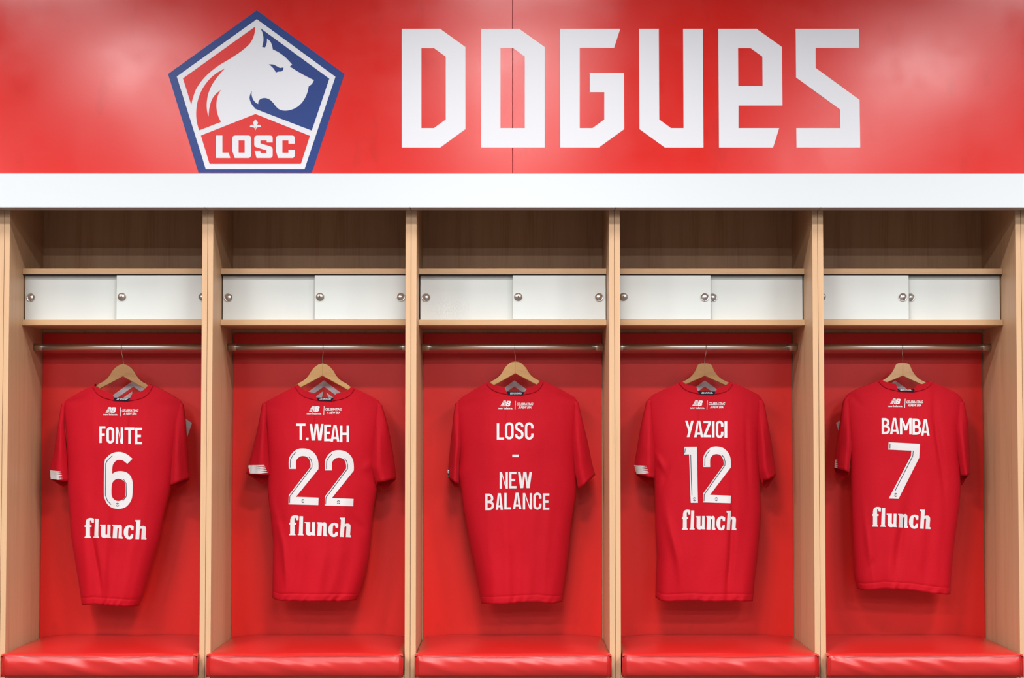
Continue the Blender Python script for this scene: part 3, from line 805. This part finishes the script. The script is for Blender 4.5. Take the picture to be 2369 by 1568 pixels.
TWO = smooth([(62, 855, 1), (62, 690), (95, 615), (150, 550), (220, 510), (300, 500), (385, 510), (460, 545), (520, 605), (558, 680), (572, 765), (572, 860, 1), (185, 1338, 1), (575, 1352, 1), (570, 1482, 1), (55, 1468, 1), (60, 1310, 1), (435, 825, 1), (436, 770), (420, 705), (388, 660), (345, 637), (290, 633), (240, 650), (205, 685), (187, 725), (187, 855, 1)], True, 3)
TWO_L = [[(183, 567), (130, 620), (90, 695), (87, 830)], [(405, 645), (445, 695), (462, 760), (460, 825), (78, 1330), (73, 1445)]]
def two(x0, x1, y0, y1, xb):                          # top span x0..x1, bottom right xb
    def f(p):
        t = (p[1]-500)/982; r = x1+(xb-x1)*t
        return (x0+(p[0]-55)/520*(r-x0), y0+t*(y1-y0))
    lg = f((303, 1410))
    return ([([f(p) for p in TWO], [])], [[f(p) for p in l] for l in TWO_L], [lg+(3.5,)])
a7 = lambda p: (660+p[0]/7.465, 970+p[1]/7.465)
def pts(l, ox, oy, k): return [(ox+x/k, oy+y/k) for x, y in l]
SIX = smooth([(888, 1102, 1), (840, 1148, 1), (805, 1120), (770, 1111), (735, 1123), (711, 1155), (705, 1195), (705, 1238, 1), (735, 1220), (775, 1213), (820, 1220), (860, 1245), (884, 1290), (890, 1340), (886, 1440), (870, 1490), (835, 1533), (795, 1552), (750, 1556), (700, 1545), (660, 1513), (636, 1465), (628, 1415), (633, 1140), (660, 1085), (700, 1053), (745, 1040), (790, 1042), (840, 1062)], True, 3)
SIX_H = smooth([(700, 1345), (715, 1305), (745, 1285), (775, 1285), (805, 1300), (822, 1330), (824, 1430), (808, 1465), (775, 1483), (745, 1483), (715, 1465), (698, 1425)], True, 3)
C1 = (80, 780, 3.92)
SHIRTS = [
 dict(label='red football shirt with a single white six on its back, leftmost shirt', seed=1.3,
      neck=((219.8, 889.7), (346.6, 887.7)), tape=((260.6, 919), (301.4, 919.8), (296.8, 928), (263.7, 926.7)), mark=(238.9, 961.9),
      shL=[(147, 934), (154, 924.5), (182, 908.8), (207.5, 895)], shR=[(373, 900), (399, 914.5), (418, 927), (424, 936)],
      left=[(147, 934), (153, 1000), (157, 1080), (156.5, 1137), (160.4, 1180), (163.5, 1230), (168, 1263), (182, 1344.5), (189.7, 1398)],
      right=[(424, 936), (410, 1010), (402, 1080), (395, 1133), (381.5, 1184), (367.5, 1253), (350, 1311), (333, 1375), (322, 1400.6)],
      hem=[(189.7, 1398), (205, 1397), (223, 1395), (260, 1396.5), (300, 1400.5), (322, 1400.6)],
      slL=dict(out=[(143, 934), (140, 950), (132, 1004), (124.6, 1048), (115.7, 1086), (114, 1107)], **{'in': [(152, 932), (149, 984), (154, 1035), (158, 1086), (159.5, 1113)]}, drop=16, hd=.024),
      slR=dict(out=[(426, 935), (430.5, 971), (433.5, 1022), (437, 1086), (439.5, 1106)], **{'in': [(417, 932), (405, 984), (401, 1035), (397, 1086), (395, 1122)]}, drop=14, hd=.026, yc=-.01),
      name=[(80, 780, 3.92, 22.3, [('F', 587, 643, 807, 958), ('O', 652, 722, 813, 963), ('N', 736, 802, 817, 965), ('T', 817, 905, 818, 967), ('E', 910, 975, 820, 970)])],
      number=[([(pts(SIX, *C1), [pts(SIX_H, *C1)])], [pts(l, *C1) for l in ([(705, 1073), (660, 1115), (645, 1145), (642, 1430), (660, 1480), (693, 1516)], [(806, 1287), (830, 1325), (832, 1440), (800, 1482)])], [(80+752/3.92, 780+1517/3.92, 3.5)])],
      sponsor=(195.3, 338.9, 1197.8, 1243.9, 1247.3),
      cuff=[(((115.9, 1087.5), (142, 1090.5), (145.5, 1111), (117.2, 1107.5)), 0, .6)],
      creases=[(.1, .03, 1, .35, .004, .12, .02), (.9, .05, 1, -.5, .004, .12, .02), (.3, .8, .25, 1, .005, .25, .04)]),
 dict(label='red football shirt with a white number twenty-two on its back', seed=2.7,
      neck=((688.5, 889.7), (813, 894.8)), tape=((730.8, 919), (772.7, 919.5), (767.8, 928), (735.2, 926.4)), mark=(709.6, 959.3),
      shL=[(611, 932), (624, 924), (647, 912.7), (677.8, 896)], shR=[(833.4, 903.7), (858.9, 916.5), (876, 927), (882, 937)],
      left=[(611, 932), (617, 984), (620, 1050), (620, 1101), (619.5, 1137), (622, 1165), (626, 1193), (632.7, 1255.7), (630.5, 1338), (630, 1381)],
      right=[(882, 937), (873, 1000), (868, 1060), (868, 1110), (872, 1132), (863.5, 1180.6), (860.5, 1229), (854.5, 1289.7), (843.6, 1338), (831.5, 1374.5), (824, 1388)],
      hem=[(630, 1381), (640, 1385), (652, 1387.3), (729.7, 1386.6), (802, 1388.5), (824, 1388)],
      slL=dict(out=[(606.8, 933), (602.5, 958.6), (594.8, 997), (583.4, 1042.8), (574.4, 1076), (568.6, 1095)], **{'in': [(617, 932), (617.5, 984), (621, 1035), (627, 1098.4)]}, drop=22, hd=.026),
      slR=dict(out=[(884, 936), (897, 979), (907, 1030), (913.7, 1073), (916.8, 1106.5)], **{'in': [(873, 932), (868, 975), (863, 1030), (859, 1083), (872, 1116)]}, drop=20, hd=.034, yc=-.008),
      name=[(660, 970, 7.465, 41.5, [('T', 188, 348, 70, 355), ('.', 355, 402, 313, 360), ('W', 420, 660, 78, 363), ('E', 672, 790, 90, 375), ('A', 782, 935, 98, 383), ('H', 945, 1100, 107, 391)])],
      number=[two(*[a7((55, 0))[0], a7((575, 0))[0], a7((0, 500))[1], a7((0, 1480))[1], a7((575, 0))[0]]), two(a7((680, 0))[0], a7((1190, 0))[0], a7((0, 530))[1], a7((0, 1500))[1], a7((1178, 0))[0])],
      sponsor=(668.6, 812.2, 1191.5, 1238, 1242.3),
      cuff=[(((573.6, 1076), (611.5, 1075), (620.3, 1095.6), (578.3, 1095)), 0, .5)],
      creases=[(.06, .04, 1, .6, .004, .1, .02), (.95, .33, 1, -.9, -.006, .1, .03), (.9, .64, 1, .7, .005, .1, .03), (.12, .75, .2, 1, -.006, .3, .03), (.04, .6, 1, .2, .003, .08, .02)]),
 dict(label='red football shirt with white words but no number on its back, middle shirt', seed=4.1,
      neck=((1131.8, 883.3), (1250.4, 879.5)), tape=((1171.8, 905.5), (1214.2, 906), (1209.6, 913.7), (1175.2, 913.2)), mark=(1152.2, 947.1),
      shL=[(1056, 932), (1066.7, 920.3), (1094.8, 902.4), (1120.3, 887)], shR=[(1263, 883.3), (1298.9, 901), (1329.5, 919), (1336, 930)],
      left=[(1056, 932), (1063, 1000), (1064, 1060), (1060, 1098), (1065, 1120), (1072, 1175.7), (1085.4, 1248.5), (1100, 1321), (1109.7, 1374.5), (1113.3, 1395)],
      right=[(1336, 930), (1329, 1000), (1330, 1060), (1333, 1132), (1331.4, 1151.5), (1323, 1204.8), (1314.5, 1289.7), (1303.6, 1374.5), (1301, 1391)],
      hem=[(1113.3, 1395), (1165.4, 1393.9), (1213.9, 1389.5), (1243, 1389.5), (1277, 1393.4), (1301, 1391)],
      slL=dict(out=[(1053, 933), (1048.9, 958.6), (1045, 996.8), (1041, 1035), (1036.6, 1086), (1035.4, 1103.5)], **{'in': [(1062, 930), (1066, 984), (1068, 1030), (1063, 1070), (1062, 1120)]}, drop=14, hd=.034, yc=.004),
      slR=dict(out=[(1338, 930), (1347.3, 971), (1360, 1022), (1370, 1073), (1377, 1098)], **{'in': [(1328, 928), (1326, 984), (1324, 1022), (1329, 1086), (1338, 1131)]}, drop=3, hd=.028, yc=-.006),
      name=[(1110, 960, 6.817, 37.5, [('L', 268, 382, 130, 388), ('O', 397, 533, 115, 383), ('S', 555, 690, 112, 380), ('C', 712, 848, 115, 387), ('-', 513, 613, 622, 662), ('N', 313, 443, 897, 1157), ('E', 462, 577, 895, 1155), ('W', 602, 822, 895, 1152),
                                    ('B', 85, 225, 1238, 1499), ('A', 252, 365, 1232, 1495), ('L', 386, 495, 1228, 1490), ('A', 522, 655, 1225, 1483), ('N', 680, 825, 1230, 1490), ('C', 845, 973, 1222, 1493), ('E', 995, 1097, 1235, 1495)])],
      cuff=[(((1035.8, 1086), (1039.5, 1088), (1039, 1104), (1035.4, 1103)), 0, 0.0)],
      creases=[(.08, .05, 1, .3, .004, .12, .02), (.9, .03, 1, -.3, .003, .1, .02)]),
 dict(label='red football shirt with a white number twelve on its back', seed=6.2,
      neck=((1577.8, 882), (1688.7, 883.3)), tape=((1614.7, 904.5), (1656.8, 905), (1652.2, 912.7), (1619.3, 912.1)), mark=(1596.1, 946.3),
      shL=[(1498, 926), (1511.4, 912.7), (1537, 900), (1562.4, 888.4)], shR=[(1700, 887), (1725.7, 898.6), (1753.8, 912.7), (1763, 924)],
      left=[(1498, 926), (1505, 984), (1509, 1050), (1514, 1111.6), (1515.5, 1150), (1515.7, 1224), (1519.4, 1289.7), (1517, 1326), (1516, 1381)],
      right=[(1763, 924), (1755, 996.8), (1755, 1048), (1757, 1091), (1759, 1144), (1761.7, 1180.6), (1757, 1241), (1750.8, 1301.8), (1744.8, 1350), (1742, 1389.5)],
      hem=[(1516, 1381), (1526, 1387), (1540, 1389.5), (1600.6, 1385.4), (1629.7, 1387.8), (1702.4, 1387.8), (1742, 1389.5)],
      slL=dict(out=[(1494.8, 928), (1491, 945.8), (1482, 984), (1475.7, 1022), (1469.3, 1060.6), (1467.3, 1076), (1470.6, 1096)], **{'in': [(1506, 924), (1510, 984), (1514, 1035), (1516, 1073), (1514, 1106)]}, drop=16, hd=.03),
      slR=dict(out=[(1765, 926), (1769, 938), (1776.7, 979), (1784.4, 1022), (1790.8, 1068), (1795.9, 1099)], **{'in': [(1754, 926), (1751, 996), (1752, 1048), (1755, 1091), (1764, 1112)]}, drop=24, hd=.03, yc=-.004),
      name=[(1570, 960, 7.127, 40.5, [('Y', 107, 248, 92, 363), ('A', 256, 405, 92, 365), ('Z', 410, 535, 95, 365), ('I', 550, 592, 97, 367), ('C', 613, 738, 92, 377), ('I', 755, 801, 100, 372)])],
      number=[([(pts([(97, 525), (300, 522), (318, 1446), (200, 1446), (172, 648), (88, 650)], 1570, 960, 7.127), [])], [pts(l, 1570, 960, 7.127) for l in ([(110, 548), (102, 630)], [(198, 652), (219, 1320)])], [(1570+260/7.127, 960+1385/7.127, 3.5)]),
              two(1570+402/7.127, 1570+866/7.127, 960+518/7.127, 960+1452/7.127, 1570+862/7.127)],
      sponsor=(1577.5, 1703.6, 1179, 1225.2, 1225.9),
      cuff=[(((1467.6, 1076), (1496, 1077), (1501.5, 1096.3), (1470.6, 1095.8)), 0, .55)],
      creases=[(.06, .33, .5, 1, -.008, .09, .02), (.1, .4, -.6, 1, .006, .08, .02), (.16, .72, .25, 1, -.007, .25, .035), (.72, .75, 0, 1, .006, .4, .03), (.88, .3, 0, 1, .004, .25, .02)]),
 dict(label='red football shirt with a single white seven on its back, rightmost shirt', seed=8.4,
      neck=((2039, 878), (2148.7, 882)), tape=((2075.5, 897.9), (2118.1, 898.9), (2114.3, 906.8), (2079.1, 905.3)), mark=(2053.8, 942.2),
      shL=[(1956, 919), (1962, 911), (1976.5, 902.4), (2002, 892), (2027.6, 882)], shR=[(2162.8, 887), (2188.3, 897.3), (2213.8, 910), (2224, 920.5), (2229, 932)],
      left=[(1956, 919), (1962, 984), (1967, 1060.6), (1968.4, 1111.6), (1968.5, 1177), (1971.4, 1263), (1975.7, 1334), (1982.8, 1362)],
      right=[(2229, 932), (2216, 996), (2217, 1048), (2221, 1096), (2222.8, 1134), (2218.5, 1177), (2208.5, 1248.5), (2201, 1320), (2198.5, 1372.8)],
      hem=[(1982.8, 1362), (2000, 1363.5), (2042.8, 1358.5), (2100, 1361.4), (2142.8, 1368.5), (2185.6, 1373.6), (2198.5, 1372.8)],
      slL=dict(out=[(1952.3, 921.6), (1948.5, 933), (1943.4, 971), (1935.7, 1022), (1931, 1063), (1930, 1082)], **{'in': [(1963, 917), (1967, 984), (1970, 1035), (1963, 1092)]}, drop=24, hd=.034, yc=-.006),
      slR=dict(out=[(2231, 931), (2238, 971), (2241.8, 1022), (2244.4, 1073), (2245, 1097)], **{'in': [(2219, 928), (2209, 996), (2213, 1048), (2222, 1100)]}, drop=26, hd=.034, yc=.0),
      name=[(2030, 950, 7.129, 39, [('B', 70, 208, 120, 385), ('A', 207, 357, 118, 385), ('M', 370, 563, 121, 389), ('B', 578, 722, 127, 395), ('A', 720, 860, 138, 409)])],
      number=[([(pts([(183, 517), (702, 545), (688, 775), (348, 1452), (187, 1447), (553, 745), (560, 658), (180, 640)], 2030, 950, 7.129), [])], [pts(l, 2030, 950, 7.129) for l in ([(208, 540), (205, 620)], [(590, 660), (583, 745), (288, 1322)])], [(2030+300/7.129, 950+1387/7.129, 3.6)])],
      sponsor=(2017, 2152.8, 1172, 1218, 1223.7),
      cuff=[(((1931.3, 1063), (1937.5, 1063), (1937.8, 1083.5), (1930.4, 1081.5)), 0, .3)],
      creases=[(.08, .05, .7, 1, .005, .1, .02), (.8, .3, .1, 1, .006, .35, .03), (.45, .75, -.2, 1, .006, .3, .05), (.13, .75, .1, 1, -.004, .25, .02), (.16, .88, -.7, 1, .004, .08, .02)]),
]
for D in SHIRTS: make_shirt(D)
